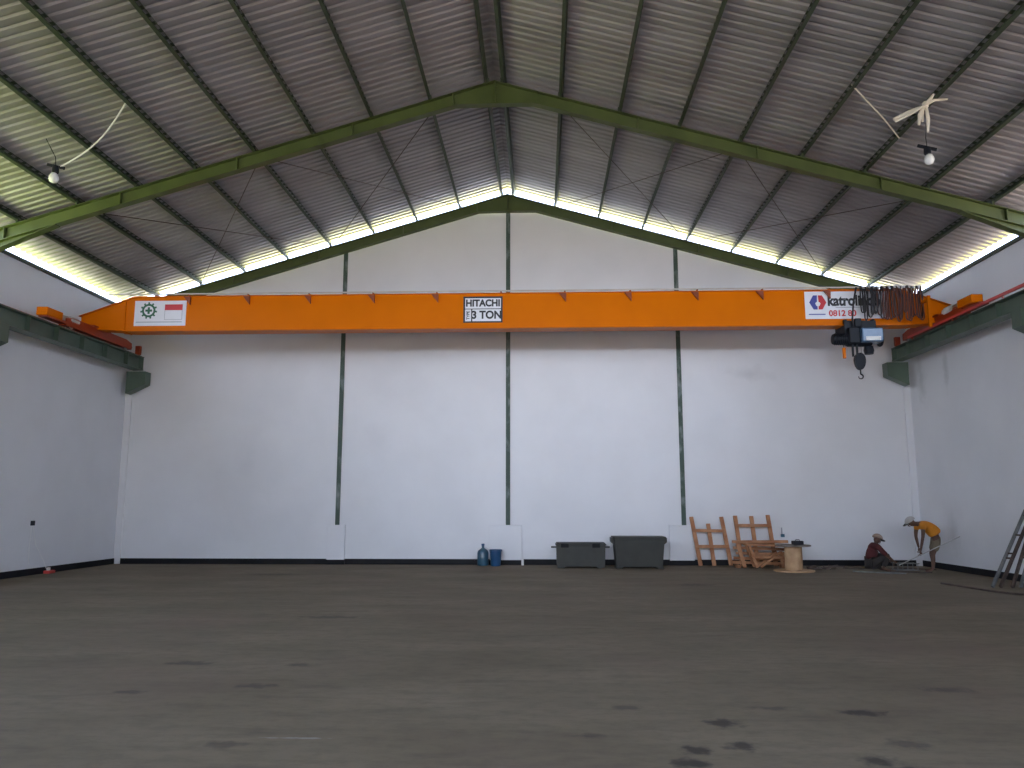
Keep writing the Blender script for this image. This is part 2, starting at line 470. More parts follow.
# ------------------------------------------------------------------ steel portal frames
def portal(y, label, stiff=True):
    t = thing('portal_frame', label, 'steel frame', (XC, y, 0))
    D = .27; fw = .09
    for sgn, nm in ((-1, 'left'), (1, 'right')):
        xe = XL - .05 if sgn < 0 else XR + .05
        sl = SL if sgn < 0 else SR
        ze = ZR - sl * abs(xe - XC)
        zf = 9.95                                    # flat underside of the apex haunch
        xh = XC + sgn * ((ZR - D) - zf) / sl if False else XC + sgn * .82
        b = MB()
        b.prism([(XC, ZR - .015), (xe, ze - .015), (xe, ze - D), (xh, ZR - sl * abs(xh - XC) - D), (XC, zf)], 1, y - .006, y + .006)
        b.prism([(XC, ZR), (xe, ze), (xe, ze - .015), (XC, ZR - .015)], 1, y - fw, y + fw)
        zh = ZR - sl * abs(xh - XC) - D
        b.prism([(xh, zh), (xe, ze - D), (xe, ze - D - .015), (xh, zh - .015)], 1, y - fw, y + fw)
        b.prism([(XC, zf), (xh, zh), (xh, zh - .015), (XC, zf - .015)], 1, y - fw, y + fw)
        b.build('rafter', M['green'], t)
        # web stiffeners / splice plates
        for k, dx in enumerate((.88, 3.0, 5.42, 7.87, 10.3)):
            x = XC + sgn * dx
            z = zroof(x)
            MB().box(x - .012, x + .012, y - .085, y + .085, z - D, z - .01).build('stiffener', M['green'], t)
        hn = MB()
        xq = xe - sgn * 1.7
        zq, zk = zroof(xq) - D - .015, ze - .50
        hn.prism([(xe, ze - D - .01), (xq, zq), (xe, zk)], 1, y - .006, y + .006)
        hn.prism([(xq, zq), (xe, zk), (xe, zk - .015), (xq, zq - .015)], 1, y - fw, y + fw)
        hn.build('eave_haunch', M['green'], t)
        c = MB()
        xc = xe
        c.box(xc - .006 if sgn > 0 else xc - .15, xc + .15 if sgn > 0 else xc + .006, y - .006, y + .006, 0, ze - .1)
        xi = xe + sgn * .0
        c.box(xi - .008, xi + .008, y - .08, y + .08, 0, ze - .2)
        c.build('column', M['green'], t)
    MB().box(XC - .015, XC + .015, y - .09, y + .09, 9.94, ZR).build('apex_plate', M['green'], t)
    return t
portal(FRAMES[0], 'green steel gable rafter frame lying against the far white wall, under the bright slot')
portal(FRAMES[1], 'big green steel roof frame crossing the hall overhead in front of the orange crane')

# wind columns set flush in the far wall
for x, lab in ((-5.62, 'thin green steel column in the far wall, left of the black lettered load sign'),
               (-0.93, 'thin green steel column in the far wall under the roof ridge'),
               (3.83, 'thin green steel column in the far wall, behind the dark green tanks')):
    b = MB()
    b.box(x - .06, x + .06, YB - .03, YB - .01, 1.06, zroof(x) - .25)
    b.box(x - .012, x + .012, YB - .01, YB + .05, 1.06, zroof(x) - .25)
    o = b.build('wind_column', M['column']); tag(o, lab, 'steel column', 'wind columns of the far wall')

# ------------------------------------------------------------------ purlins
ORD = ['first', 'second', 'third', 'fourth', 'fifth', 'sixth', 'seventh', 'eighth', 'ninth', 'tenth']
for sgn, side in ((-1, 'left'), (1, 'right')):
    for k in range(9):
        x = XC + sgn * (0.14 if k == 0 else 1.36 + 1.243 * (k - 1))
        if abs(x - XC) > (XC - XL if sgn < 0 else XR - XC): continue
        z = zroof(x); a = math.atan(SL if sgn < 0 else SR) * (1 if sgn < 0 else -1)
        # C section: web, two flanges, lips
        R = Matrix.Rotation(-a, 3, 'Y')
        prof = [(-.032, .09), (.033, .09), (.033, .11), (.030, .11), (.030, .093), (-.029, .093), (-.029, GAP - .006), (.030, GAP - .006), (.030, GAP - .023), (.033, GAP - .023), (.033, GAP - .003), (-.032, GAP - .003)]
        pts = []
        for px, pz in prof:
            v = R @ Vector((px * (-sgn), 0, pz)); pts.append((x + v.x, z + v.z))
        pb = MB().prism(pts, 1, YF, YB + .12)
        for fy in FRAMES[:2]:
            pb.box(x - .02, x + .02, fy - .05, fy + .05, z - .01, z + .12)   # seat on the frame
        o = pb.build('roof_purlin', M['purlin'])
        lab = ('dark green steel purlin beside the ridge, on its %s side' % side) if k == 0 else \
              ('dark green steel purlin on the %s roof slope, %s out from the ridge pair' % (side, ORD[k - 1]))
        tag(o, lab, 'purlin', 'purlins under the roof sheet')

# thin diagonal brace rods in the far bay
def rp(x, y, d=0): return (x, y, zroof(x) - .05 - d)
br = [(-2.2, -5.95, 'upper left slope'), (-5.95, -9.75, 'lower left slope'),
      (.4, 4.1, 'upper right slope'), (4.1, 7.9, 'lower right slope')]
for xa, xb, w in br:
    for p, q, e in ((xa, xb, 'lower at the far wall end'), (xb, xa, 'higher at the far wall end')):
        o = MB().tube([rp(p, 15.7, .03 * (p > q)), rp(q, 21.6, .03 * (p > q))], .009, 6).build('brace_rod', M['rust'])
        tag(o, 'thin brace rod, ' + w + ', ' + e, 'brace rod', 'diagonal roof brace rods')

# ------------------------------------------------------------------ crane runways
ZBS = {-1: 5.30, 1: 5.42}
ZTS = {-1: 5.68, 1: 5.77}
def runway(sgn):
    ZB, ZT = ZBS[sgn], ZTS[sgn]
    xc = -11.22 if sgn < 0 else 9.58
    side = 'left' if sgn < 0 else 'right'
    t = thing('crane_runway', 'grey-green steel crane runway beam along the %s wall' % side, 'runway beam', (xc, 10, ZB), 'crane runway beams')
    b = MB()
    y0, y1 = -3.0, 21.35
    b.box(xc - .15, xc + .15, y0, y1, ZT - .02, ZT); b.box(xc - .15, xc + .15, y0, y1, ZB, ZB + .02)
    b.box(xc - .006, xc + .006, y0, y1, ZB + .02, ZT - .02)
    b.build('beam', M['runway'], t)
    MB().box(xc - .03, xc + .03, y0, y1, ZT, ZT + .05).build('rail', M['redorange'], t)
    for k in range(-7, 6):
        y = 15.4 + k * 1.03
        MB().box(xc - .12, xc + .12, y - .008, y + .008, ZB + .02, ZT - .02).build('stiffener', M['runway'], t)
    MB().box(xc - .13, xc + .13, y1, y1 + .015, ZB, ZT).build('end_plate', M['runway'], t)
    # end stop
    MB().box(xc - .07, xc + .07, y1 - .12, y1 - .02, ZT + .05, ZT + .30, bev=.01).build('end_stop', M['redorange'], t)
    return t
runway(-1); rwR = runway(1)
# brackets on the columns
for sgn, side in ((-1, 'left'), (1, 'right')):
    xw = XL if sgn < 0 else XR
    xt = -11.08 if sgn < 0 else 9.36
    ZB = ZBS[sgn]
    x0_ = xw - sgn * .18
    for y, w in ((21.64, 'beside the far corner'), (15.6, 'under the big roof frame')):
        b = MB()
        for yy in (y - .15, y + .15):
            b.prism([(x0_, ZB - .02), (xt, ZB - .02), (xt, ZB - .36), (x0_, ZB - .62)], 1, yy - .006, yy + .006)
        b.box(min(x0_, xt), max(x0_, xt), y - .16, y + .16, ZB - .02, ZB)
        b.box(min(xt, xt - sgn * -.012), max(xt, xt - sgn * -.012), y - .15, y + .15, ZB - .36, ZB - .02)
        b.bar((xt, y, ZB - .355), (x0_, y, ZB - .615), .30, .012, up=(0, 0, 1))
        o = b.build('runway_bracket', M['runway'])
        tag(o, 'tapered dark green bracket carrying the %s runway beam, %s' % (side, w), 'bracket', 'runway brackets')
# red conductor rail on the right runway
MBc = MB()
cr_ = thing('conductor_rail', 'red power rail running above the right runway beam', 'power rail', (9.5, 12, 5.9))
MB().box(9.36, 9.40, -3, 20.2, 5.80, 5.86).build('rail_strip', M['redrail'], cr_)
for k in range(12):
    y = -2 + k * 2.0
    MB().bar((9.38, y, 5.75), (9.38, y, 5.80), .03).build('hanger', M['redorange'], cr_)

# ------------------------------------------------------------------ the overhead crane
YG0, YG1 = 19.0, 19.36
crane = thing('overhead_crane', 'long orange overhead crane girder spanning the hall below the roof', 'overhead crane', (-.9, 19.2, 5.8))
gb = MB()
gz0, gz1 = 5.90, 6.77
outl = [(-11.55, 5.98), (-10.6, 5.92), (-10.2, gz0), (8.8, gz0), (9.2, 5.92), (9.85, 5.98), (9.85, 6.36), (8.75, gz1), (-10.2, gz1), (-11.55, 6.28)]
gb.prism(outl, 1, YG0 + .02, YG1)
def flange(pts, th):
    for (xa, za), (xb, zb) in zip(pts, pts[1:]):
        gb.prism([(xa, za), (xb, zb), (xb, zb + th), (xa, za + th)], 1, YG0 - .03, YG1 + .05)
flange([(-11.6, 6.28), (-10.2, gz1), (8.75, gz1), (9.9, 6.36)], .014)
flange([(-10.6, 5.905), (-10.2, gz0 - .014), (8.8, gz0 - .014), (9.2, 5.905)], .016)
gb.build('girder', M['orange'], crane)
for sgn in (-1, 1):
    xc = -11.22 if sgn < 0 else 9.58
    ZT = ZTS[sgn]
    b = MB()
    ys = 17.75; ye = 20.75
    b.prism([(ys, ZT + .09), (ye, ZT + .09), (ye, ZT + .26), (ye - .3, ZT + .32), (ys + .3, ZT + .32), (ys, ZT + .26)], 0, xc - .09, xc + .09)
    b.box(xc - .14, xc + .14, 18.8, 19.6, ZT + .3, ZT + .34)
    ec = b.build('end_carriage', M['redorange'], crane)
    for y in (ys + .25, ye - .25):
        MB().lathe([(.03, -.06), (.10, -.06), (.10, -.035), (.08, -.03), (.08, .03), (.10, .035), (.10, .06), (.03, .06)], (xc, y, ZT + .14), 0, 20).build('wheel', M['steel'], ec)
    for y in (ys - .05, ye + .05):
        MB().lathe([(.045, -.05), (.05, .05)], (xc, y, ZT + .18), 1, 14).build('buffer', M['cable'], ec)
    # travel motor: pale body, orange gearbox
    b = MB()
    xm = xc + (.0 if sgn < 0 else -.02)
    mz = ZT + (.26 if sgn < 0 else .33)
    dy = 0 if sgn < 0 else .3
    b.lathe([(.05, -.28), (.085, -.27), (.095, -.20), (.095, .14), (.08, .16), (.08, .22)], (xm, 18.15 + dy, mz), 1, 18)
    for k in range(6):
        b.lathe([(.098, -.008), (.106, 0), (.098, .008)], (xm, 18.0 + dy + k * .05, mz), 1, 18)
    b.build('travel_motor', M['motorgrey'], crane, smooth=True)
    MB().box(xm - .13, xm + .13, 16.95 + dy, 17.55 + dy, mz - .11, mz + .08, bev=.02).build('drive_box', M['orange'], crane)
    MB().box(xm - .07, xm + .07, 17.55 + dy, 17.9 + dy, mz - .08, mz + .06, bev=.02).build('gearbox', M['steel'], crane)
    MB().box(xm - .10, xm + .10, 17.0, 18.6, ZT + .12, ZT + .18).build('motor_bracket', M['redorange'], crane)
    if sgn > 0: MB().box(xm - .05, xm + .05, 17.3, 18.7, ZT + .17, mz - .07).build('motor_support', M['redorange'], crane)
# bolted web plate at the taper
for x in (-10.42, 8.95):
    MB().box(x - .01, x + .01, YG0 - .02, YG1 + .03, 5.88, 6.68).build('web_plate', M['orange'], crane)
# festoon track along the top with hanging brackets
MB().box(-10.9, 9.0, YG0 - .10, YG0 - .06, 6.80, 6.83).build('cable_track', M['track'], crane, label='thin pale cable track on the girder top')
for x in (-8.8, -7.3, -5.76, -4.16, -2.57, -.98, .59, 2.19, 3.82, 5.39, 7.0, 8.7):
    MB().prism([(YG0 - .10, 6.80), (YG0 + .05, 6.80), (YG0 + .05, 6.785), (YG0 - .02, 6.785)], 0, x - .02, x + .02).build('track_bracket', M['redorange'], crane)
    if x != -.98:
        MB().prism([(x - .14, 6.765), (x + .03, 6.765), (x + .03, 6.55)], 1, YG0 - .05, YG0 + .02).build('gusset', M['gusset'], crane)
# vertical orange post at the right end
MB().box(9.13, 9.20, 18.55, 18.61, 5.74, 6.50).build('guide_post', M['orange'], crane)
MB().box(9.13, 9.20, 18.58, 19.05, 6.38, 6.44).build('post_arm', M['orange'], crane)

# signs stuck on the girder
YS = YG0 + .02
s1 = MB().box(-10.19, -8.88, YS - .012, YS, 6.03, 6.67).build('safety_sign', M['signwhite'], crane)
def gear(cx, cz, r, y, parent):
    b = MB(); n = 11
    ro, ri = r, r * .80
    outer = []
    for k in range(n):
        a0 = 2 * PI * k / n + PI / 2
        w = PI / n
        for da, rr in ((-w * .95, ri), (-w * .45, ri), (-w * .38, ro), (w * .38, ro), (w * .45, ri)):
            outer.append((a0 + da, rr))
    outer.sort()
    inner_r = r * .56
    A = [b.bm.verts.new((cx + math.cos(a) * rr, y, cz + math.sin(a) * rr)) for a, rr in outer]
    B = [b.bm.verts.new((cx + math.cos(a) * inner_r, y, cz + math.sin(a) * inner_r)) for a, rr in outer]
    m = len(A)
    for i in range(m):
        b.bm.faces.new((A[i], A[(i + 1) % m], B[(i + 1) % m], B[i]))
    w = r * .13; L = r * .40
    b.box(cx - w, cx + w, y - .001, y + .001, cz - L, cz + L)
    b.box(cx - L, cx - w, y - .001, y + .001, cz - w, cz + w)
    b.box(cx + w, cx + L, y - .001, y + .001, cz - w, cz + w)
    b.build('gear_emblem', M['signgreen'], parent)
gear(-9.83, 6.42, .215, YS - .015, s1)
MB().box(-9.42, -8.97, YS - .016, YS - .012, 6.425, 6.575).build('flag_red_band', M['signred'], s1)
MB().box(-9.42, -8.97, YS - .015, YS - .012, 6.19, 6.425).build('flag_white_band', M['signwhite'], s1)
for q in ((-9.42, -9.41, 6.19, 6.425), (-8.98, -8.97, 6.19, 6.425), (-9.42, -8.97, 6.18, 6.19)):
    MB().box(q[0], q[1], YS - .017, YS - .014, q[2], q[3]).build('flag_outline', M['signgrey'], s1)
MB().box(-10.14, -8.97, YS - .015, YS - .012, 6.115, 6.135).build('caption_line', M['signgrey'], s1)

s2 = MB().box(-1.915, -.945, YS - .012, YS, 6.04, 6.70).build('capacity_sign', M['ink'], crane)
MB().box(-1.87, -.985, YS - .016, YS - .012, 6.395, 6.655).build('upper_panel', M['signwhite'], s2)
MB().box(-1.87, -1.72, YS - .016, YS - .012, 6.075, 6.375).build('side_panel', M['signwhite'], s2)
MB().box(-1.69, -.985, YS - .016, YS - .012, 6.075, 6.375).build('lower_panel', M['signwhite'], s2)
text('HITACHI', 'maker_lettering', M['ink'], s2, -1.43, 6.525, YS - .018, .235, bold=.010, sx=.92, align='CENTER')
text('3 TON', 'capacity_lettering', M['ink'], s2, -1.335, 6.225, YS - .018, .27, bold=.010, sx=.92, align='CENTER')
text('TYPE', 'side_lettering', M['ink'], s2, -1.795, 6.225, YS - .018, .10, bold=.003, align='CENTER', rot=PI / 2)

s3 = MB().box(6.42, 8.42, YS - .012, YS, 6.06, 6.74).build('banner', M['signwhite'], crane)
def hexlogo(cx, cz, r, y, parent):
    for sgn, m, nm in ((-1, 'signblue', 'blue_emblem_half'), (1, 'signred', 'red_emblem_half')):
        b = MB()
        pts = [(cx + sgn * .012, cz + r * .86), (cx + sgn * r * .52, cz + r * .86), (cx + sgn * r, cz), (cx + sgn * r * .52, cz - r * .86), (cx + sgn * .012, cz - r * .86),
               (cx + sgn * .012, cz - r * .48), (cx + sgn * r * .20, cz - r * .40), (cx + sgn * r * .32, cz - r * .10), (cx + sgn * r * .16, cz + r * .05), (cx + sgn * .02, cz + r * .05)]
        b.prism(pts, 1, y, y + .003)
        b.build(nm, M[m], parent)
hexlogo(6.73, 6.47, .205, YS - .016, s3)
text('katrolindo', 'name_lettering', M['ink'], s3, 6.96, 6.50, YS - .016, .36, bold=.014, sx=.84)
text('0812 80', 'phone_lettering', M['signred'], s3, 6.98, 6.19, YS - .016, .20, bold=.006, sx=1.0)
MB().box(7.15, 7.75, YS - .015, YS - .012, 6.335, 6.350).build('small_print_line', M['signgrey'], s3)
MB().box(6.50, 6.90, YS - .015, YS - .012, 6.16, 6.185).build('logo_caption_line', M['signblue'], s3)

# festoon cable loops
fest = thing('festoon_cable', 'bundled black and brown cable loops hanging at the right end of the crane', 'cable', (8.5, 18.9, 6.85))
nl = 25
for k in range(nl):
    x = 7.72 + k * .0595 + random.uniform(-.012, .012)
    w = random.uniform(.022, .040)
    y = YG0 - .09 - random.uniform(0, .10)
    d = .74 + random.uniform(-.16, .08)
    sk_ = random.uniform(-.04, .04)
    pts = [(x - .012, y, 6.78), (x - w * 1.2, y - .02, 6.62), (x - w * 1.5 + sk_ * .5, y - .02, 6.40)]
    for j in range(9):
        a = PI * j / 8
        pts.append((x + sk_ - w * 1.3 * math.cos(a), y - .02, 6.78 - d + .06 - .08 * math.sin(a)))
    pts += [(x + w * 1.5 + sk_ * .5, y - .02, 6.38), (x + w * 1.2, y - .02, 6.6), (x + .012, y, 6.78)]
    MB().tube(pts, .016, 6).build('cable_loop', M['cable'] if k < 7 or k % 4 == 0 else M['browncable'], fest)
    MB().box(x - .022, x + .022, y - .03, y + .03, 6.76, 6.82).build('cable_trolley', M['steel'] if k % 2 else M['cable'], fest)
MB().tube([(7.62, YG0 - .12, 6.8), (7.5, YG0 - .2, 6.4), (7.45, YG0 - .2, 6.0), (7.5, YG0 - .15, 5.75)], .022, 8).build('hoist_lead', M['cable'], fest)

# ------------------------------------------------------------------ hoist
h = thing('hoist', 'black and blue-grey electric wire rope hoist under the right end of the crane', 'hoist', (7.7, 19.18, 5.8))
yh = 18.95
b = MB()
b.box(7.30, 7.36, YG0 - .10, YG1 + .10, 5.62, 6.02); b.box(7.95, 8.01, YG0 - .10, YG1 + .10, 5.62, 6.02)
b.box(7.28, 8.03, YG0 - .13, YG0 - .09, 5.66, 5.98, bev=.01)
b.box(7.28, 8.03, YG1 + .09, YG1 + .13, 5.66, 5.98, bev=.01)
b.build('trolley_frame', M['dark'], h)
for x in (7.42, 7.88):
    for y in (YG0 - .04, YG1 + .02):
        MB().lathe([(.07, -.03), (.07, .01), (.085, .02), (.085, .03)], (x, y, 5.92), 1, 18).build('trolley_wheel', M['steel'], h)
MB().box(7.50, 7.66, YG0 - .22, YG0 - .13, 5.80, 6.02, bev=.02).build('trolley_motor', M['dark'], h)
# drum, motor, covers along the girder
MB().lathe([(.05, -.30), (.15, -.29), (.165, -.25), (.165, .25), (.15, .29), (.05, .30)], (7.62, yh, 5.52), 0, 24).build('rope_drum', M['dark'], h, smooth=True)
b = MB()
b.lathe([(.05, -.20), (.12, -.19), (.135, -.15), (.135, .16)], (7.20, yh, 5.54), 0, 24)
for k in range(7):
    b.lathe([(.135, -.008), (.145, 0), (.135, .008)], (7.06 + k * .045, yh, 5.54), 0, 24)
b.build('hoist_motor', M['dark'], h, smooth=True)
b = MB().box(7.60, 8.10, yh - .30, yh + .10, 5.42, 5.76, bev=.03)
b.build('control_cover', M['bluegrey'], h, label='blue-grey shiny control cover')
MB().box(7.68, 8.03, yh - .305, yh - .28, 5.45, 5.55, bev=.008).build('cover_plate', M['whiteplastic'], h, label='white plate on the cover')
MB().lathe([(.16, -.03), (.17, 0), (.16, .03)], (8.13, yh, 5.52), 0, 22).build('end_cover', M['dark'], h)
MB().box(7.34, 7.60, yh - .20, yh + .18, 5.40, 5.80, bev=.03).build('gear_case', M['dark'], h)
MB().box(7.42, 7.46, yh - .1, yh - .06, 5.10, 5.4).build('limit_rod', M['dark'], h)
MB().box(7.52, 7.56, yh - .1, yh - .06, 5.14, 5.4).build('limit_rod', M['dark'], h)
MB().lathe([(.02, 0), (.10, .01), (.12, .10), (.10, .2)], (7.85, yh, 5.16), 2, 18).build('rope_guide', M['dark'], h)
b = MB()
for x in (7.57, 7.67): b.tube([(x, yh, 5.42), (x + .0, yh, 5.10)], .009, 6)
b.build('wire_rope', M['steel'], h)
# hook block
hb = MB()
prof = []
for k in range(20):
    a = 2 * PI * k / 20
    prof.append((7.62 + .125 * math.cos(a), 5.03 + (.17 if math.sin(a) > 0 else .24) * math.sin(a)))
hb.prism(prof, 1, yh - .06, yh + .06)
hk = hb.build('hook_block', M['dark'], h)
pts = [(7.62, yh, 4.82), (7.62, yh, 4.70)]
for j in range(10):
    a = math.radians(80 - j * 29)
    pts.append((7.62 + .055 * math.cos(a), yh, 4.63 + .055 * math.sin(a)))
MB().tube(pts, [.018, .018] + [.02 - .0012 * j for j in range(10)], 8).build('hook', M['dark'], hk)
# pendant limit switch in orange
MB().box(7.21, 7.28, yh - .08, yh - .02, 5.06, 5.32, bev=.01).build('limit_switch', M['orange'], h, label='small orange limit switch')
MB().tube([(7.245, yh - .05, 5.32), (7.245, yh - .05, 5.42)], .012, 6).build('switch_cord', M['cable'], h)

# ------------------------------------------------------------------ hanging lamps in the near bay
def lamp(x, y, z, tilt, label, rise):
    t = thing('work_lamp', label, 'lamp', (x, y, z), 'lamps hung from the purlins')
    b = MB().lathe([(.02, .13), (.055, .13), (.06, .02), (.045, 0)], (x, y, z), 2, 16)
    so = b.build('lamp_socket', M['dark'], t)
    MB().lathe([(.04, 0), (.06, -.02), (.08, -.07), (.082, -.11), (.06, -.16), (.02, -.18)], (x - .02 * tilt, y, z), 2, 20).build('bulb', M['whiteplastic'], t, smooth=True, label='white bulb')
    MB().bar((x - .16, y, z + .17), (x + .16, y, z + .09), .03, .05).build('crossbar', M['dark'], t)
    MB().tube([(x, y, z + .12)] + rise, .007, 6).build('hanging_wire', M['cable'], t)
    return t
lamp(-8.72, 13.2, 7.50, 1, 'white bulb lamp hanging under the left roof slope', [(-8.74, 13.2, 7.8), (-8.95, 13.2, zroof(-8.95) + .1)])
lamp(6.80, 13.4, 7.68, -1, 'white bulb lamp hanging under the right roof slope', [(6.79, 13.4, 8.0), (6.83, 13.4, zroof(6.83) + .1)])
# curved white conduit down to the left lamp
a, c_ = Vector((-8.64, 13.2, 7.62)), Vector((-7.36, 12.9, 8.66))
pts = []
for i in range(13):
    t_ = i / 12
    p = a.lerp(c_, t_) + Vector((.10, 0, -.12)) * math.sin(PI * t_)
    pts.append(p)
tag(MB().tube(pts, .014, 8).build('white_conduit', M['whiteplastic']), 'curved white conduit from a purlin down to the left lamp', 'conduit')
tag(MB().tube([(5.36, 12.9, zroof(5.36) + .12), (6.1, 13.4, 8.35), (6.62, 14.0, zroof(6.6))], .012, 6).build('pale_cord', M['tape']), 'pale cord strung across the right roof slope beside the knotted strips', 'cord')
kf = 12.3 / 13.4
def kp(x, y, z): return (x * kf, y * kf, 1.6 + (z - 1.6) * kf)
t = thing('tied_strips', 'cream cloth strips knotted round a purlin on the right roof slope', 'strips', kp(6.85, 13.4, 8.6))
for pl_, w in (([(6.22, 13.3, 8.30), (6.5, 13.35, 8.45), (6.82, 13.4, 8.60)], .026), ([(6.24, 13.3, 8.26), (6.55, 13.3, 8.42), (6.84, 13.35, 8.60)], .018),
            ([(6.82, 13.4, 8.60), (6.93, 13.4, 8.72), (7.0, 13.42, 8.82)], .024), ([(6.82, 13.4, 8.60), (7.0, 13.4, 8.70), (7.25, 13.45, 8.74)], .018),
            ([(6.84, 13.4, 8.60), (6.85, 13.38, 8.35), (6.84, 13.4, 8.10)], .024), ([(6.80, 13.4, 8.60), (6.72, 13.4, 8.42), (6.70, 13.42, 8.24)], .026), ([(6.80, 13.38, 8.60), (6.76, 13.4, 8.42), (6.77, 13.42, 8.30)], .018)):
    MB().tube([kp(*p) for p in pl_], [w, w * 1.3, w * .8], 6).build('strip', M['tape'], t)
MB().lathe([(.02, -.06), (.05, -.035), (.05, .035), (.02, .06)], kp(6.83, 13.4, 8.61), 2, 10).build('knot', M['tape'], t)

# ------------------------------------------------------------------ things on the floor
# blue water jug
t = thing('water_jug', 'tall teal-blue water jug standing by the far wall', 'jug', (-1.58, 21.5, 0))
MB().lathe([(.10, 0), (.145, .02), (.15, .06), (.145, .19), (.15, .21), (.145, .23), (.15, .34), (.13, .40), (.06, .45), (.035, .47), (.035, .54)], (-1.58, 21.5, 0), 2, 24).build('jug_body', M['bluedark'], t, smooth=True)
MB().lathe([(.042, .53), (.042, .575), (.035, .58)], (-1.58, 21.5, 0), 2, 16).build('cap', M['blue'], t)
t = thing('bucket', 'short bright blue plastic pail beside the teal-blue water jug', 'bucket', (-1.24, 21.5, 0))
MB().lathe([(.125, 0), (.13, .01), (.155, .39), (.17, .40), (.17, .43), (.155, .43), (.150, .40), (.12, .02)], (-1.24, 21.5, 0), 2, 24).build('bucket_body', M['blue'], t, smooth=True)
pts = [(-1.24 + .17 * math.cos(a), 21.5 - .17 * math.sin(a) * .3, .41 - .12 * math.sin(a)) for a in [PI * k / 10 for k in range(11)]]
MB().tube(pts, .006, 6).build('handle', M['steel'], t)
tag(MB().lathe([(.035, 0), (.035, .17), (.028, .17), (.028, .02)], (-.53, 21.74, 0), 2, 14).build('pipe_stub', M['whiteplastic']), 'small upright white pipe stub at the foot of the far wall', 'pipe')

# two dark tanks
def tank(x0, x1, y0, y1, H, taper, label, lid, knobs):
    t = thing('storage_tank', label, 'tank', ((x0 + x1) / 2, (y0 + y1) / 2, 0), 'dark green tanks')
    b = MB(); bm = b.bm
    zs = [(0.04, taper), (.08, taper * .9), (H - .07, 0), (H - .06, -.02), (H - .03, -.02)]
    rings = []
    for z, s in zs:
        rings.append([bm.verts.new(p) for p in ((x0 + s, y0 + s, z), (x1 - s, y0 + s, z), (x1 - s, y1 - s, z), (x0 + s, y1 - s, z))])
    for a, c in zip(rings, rings[1:]):
        for k in range(4): bm.faces.new((a[k], a[(k + 1) % 4], c[(k + 1) % 4], c[k]))
    bm.faces.new(rings[0]); bm.faces.new(rings[-1])
    es = [e for e in bm.edges if abs(e.verts[0].co.z - e.verts[1].co.z) > .01]
    bmesh.ops.bevel(bm, geom=es, offset=.03, segments=2, affect='EDGES')
    b.build('tank_body', M['tank'], t)
    MB().box(x0 - lid, x1 + lid, y0 - lid, y1 + lid, H - .035, H, bev=.012).build('lid', M['tank'], t)
    for x in (x0 + .12, x1 - .12):
        MB().box(x - .09, x + .09, y0 + .04, y1 - .04, 0, .045).build('skid', M['tank'], t)
    for x, s in ((x0, -1), (x1, 1)):
        if knobs:
            MB().tube([(x, (y0 + y1) / 2, H - .12), (x + s * .13, (y0 + y1) / 2, H - .12)], .022, 10).build('handle', M['tank'], t)
        else:
            MB().prism([(x, H - .2), (x + s * .07, H - .14), (x + s * .07, H - .03), (x, H - .03)], 1, y0 + .1, y1 - .1).build('handle', M['tank'], t)
    if knobs:
        for x in (x0 + .22, x1 - .24):
            MB().box(x - .10, x + .10, y0 - .03, y0 + .02, H - .12, H - .02, bev=.008).build('latch', M['black'], t)
    return t
tank(.36, 1.62, 20.75, 21.35, .64, .02, 'lower dark green tank with side handles, left of the two by the far wall', .0, True)
tank(1.84, 3.12, 20.65, 21.35, .80, .06, 'taller dark green tank with flared rim, right of the two by the far wall', .03, False)

# timber frames leaning on the wall: world X, Z with depth falling back to the wall
def lean(z, z1=1.3, y0=21.35, y1=21.78): return y0 + (y1 - y0) * z / z1
def plank(parent, name, p, q, w, th, m='wood', label=None):
    return MB().bar(p, q, w, th, up=(0, 1, 0)).build(name, M[m], parent, label=label)
def lp(x, z): return (x, lean(z), z)
t = thing('wooden_rack', 'raw wood frame with two crossbars leaning on the far wall beside the tanks', 'wooden frame', (4.4, 21.4, 0), 'raw timber frames leaning on the wall')
plank(t, 'post', lp(4.01, 1.28), lp(4.14, 0.03), .10, .05)
plank(t, 'post', lp(4.44, 1.10), lp(4.49, 0.03), .10, .05)
plank(t, 'post', lp(4.81, 1.28), lp(4.93, 0.03), .10, .05)
def shift(p, d): return (p[0], p[1] + d, p[2])
plank(t, 'crossbar', shift(lp(4.02, .93), -.05), shift(lp(4.87, .92), -.05), .08, .04)
plank(t, 'crossbar', shift(lp(4.06, .52), -.05), shift(lp(4.92, .52), -.05), .08, .04)
t = thing('wooden_rack', 'raw wood frame with three tall posts leaning on the far wall behind the timber pile', 'wooden frame', (5.5, 21.4, 0), 'raw timber frames leaning on the wall')
plank(t, 'post', lp(5.18, 1.31), lp(5.22, 0.03), .10, .05)
plank(t, 'post', lp(5.61, 1.30), lp(5.62, 0.03), .10, .05)
plank(t, 'post', lp(6.05, 1.33), lp(6.09, 0.03), .10, .05)
plank(t, 'crossbar', shift(lp(5.17, 1.06), -.05), shift(lp(6.09, 1.06), -.05), .08, .04)
plank(t, 'crossbar', shift(lp(5.12, .62), -.05), shift(lp(6.06, .58), -.05), .08, .04)

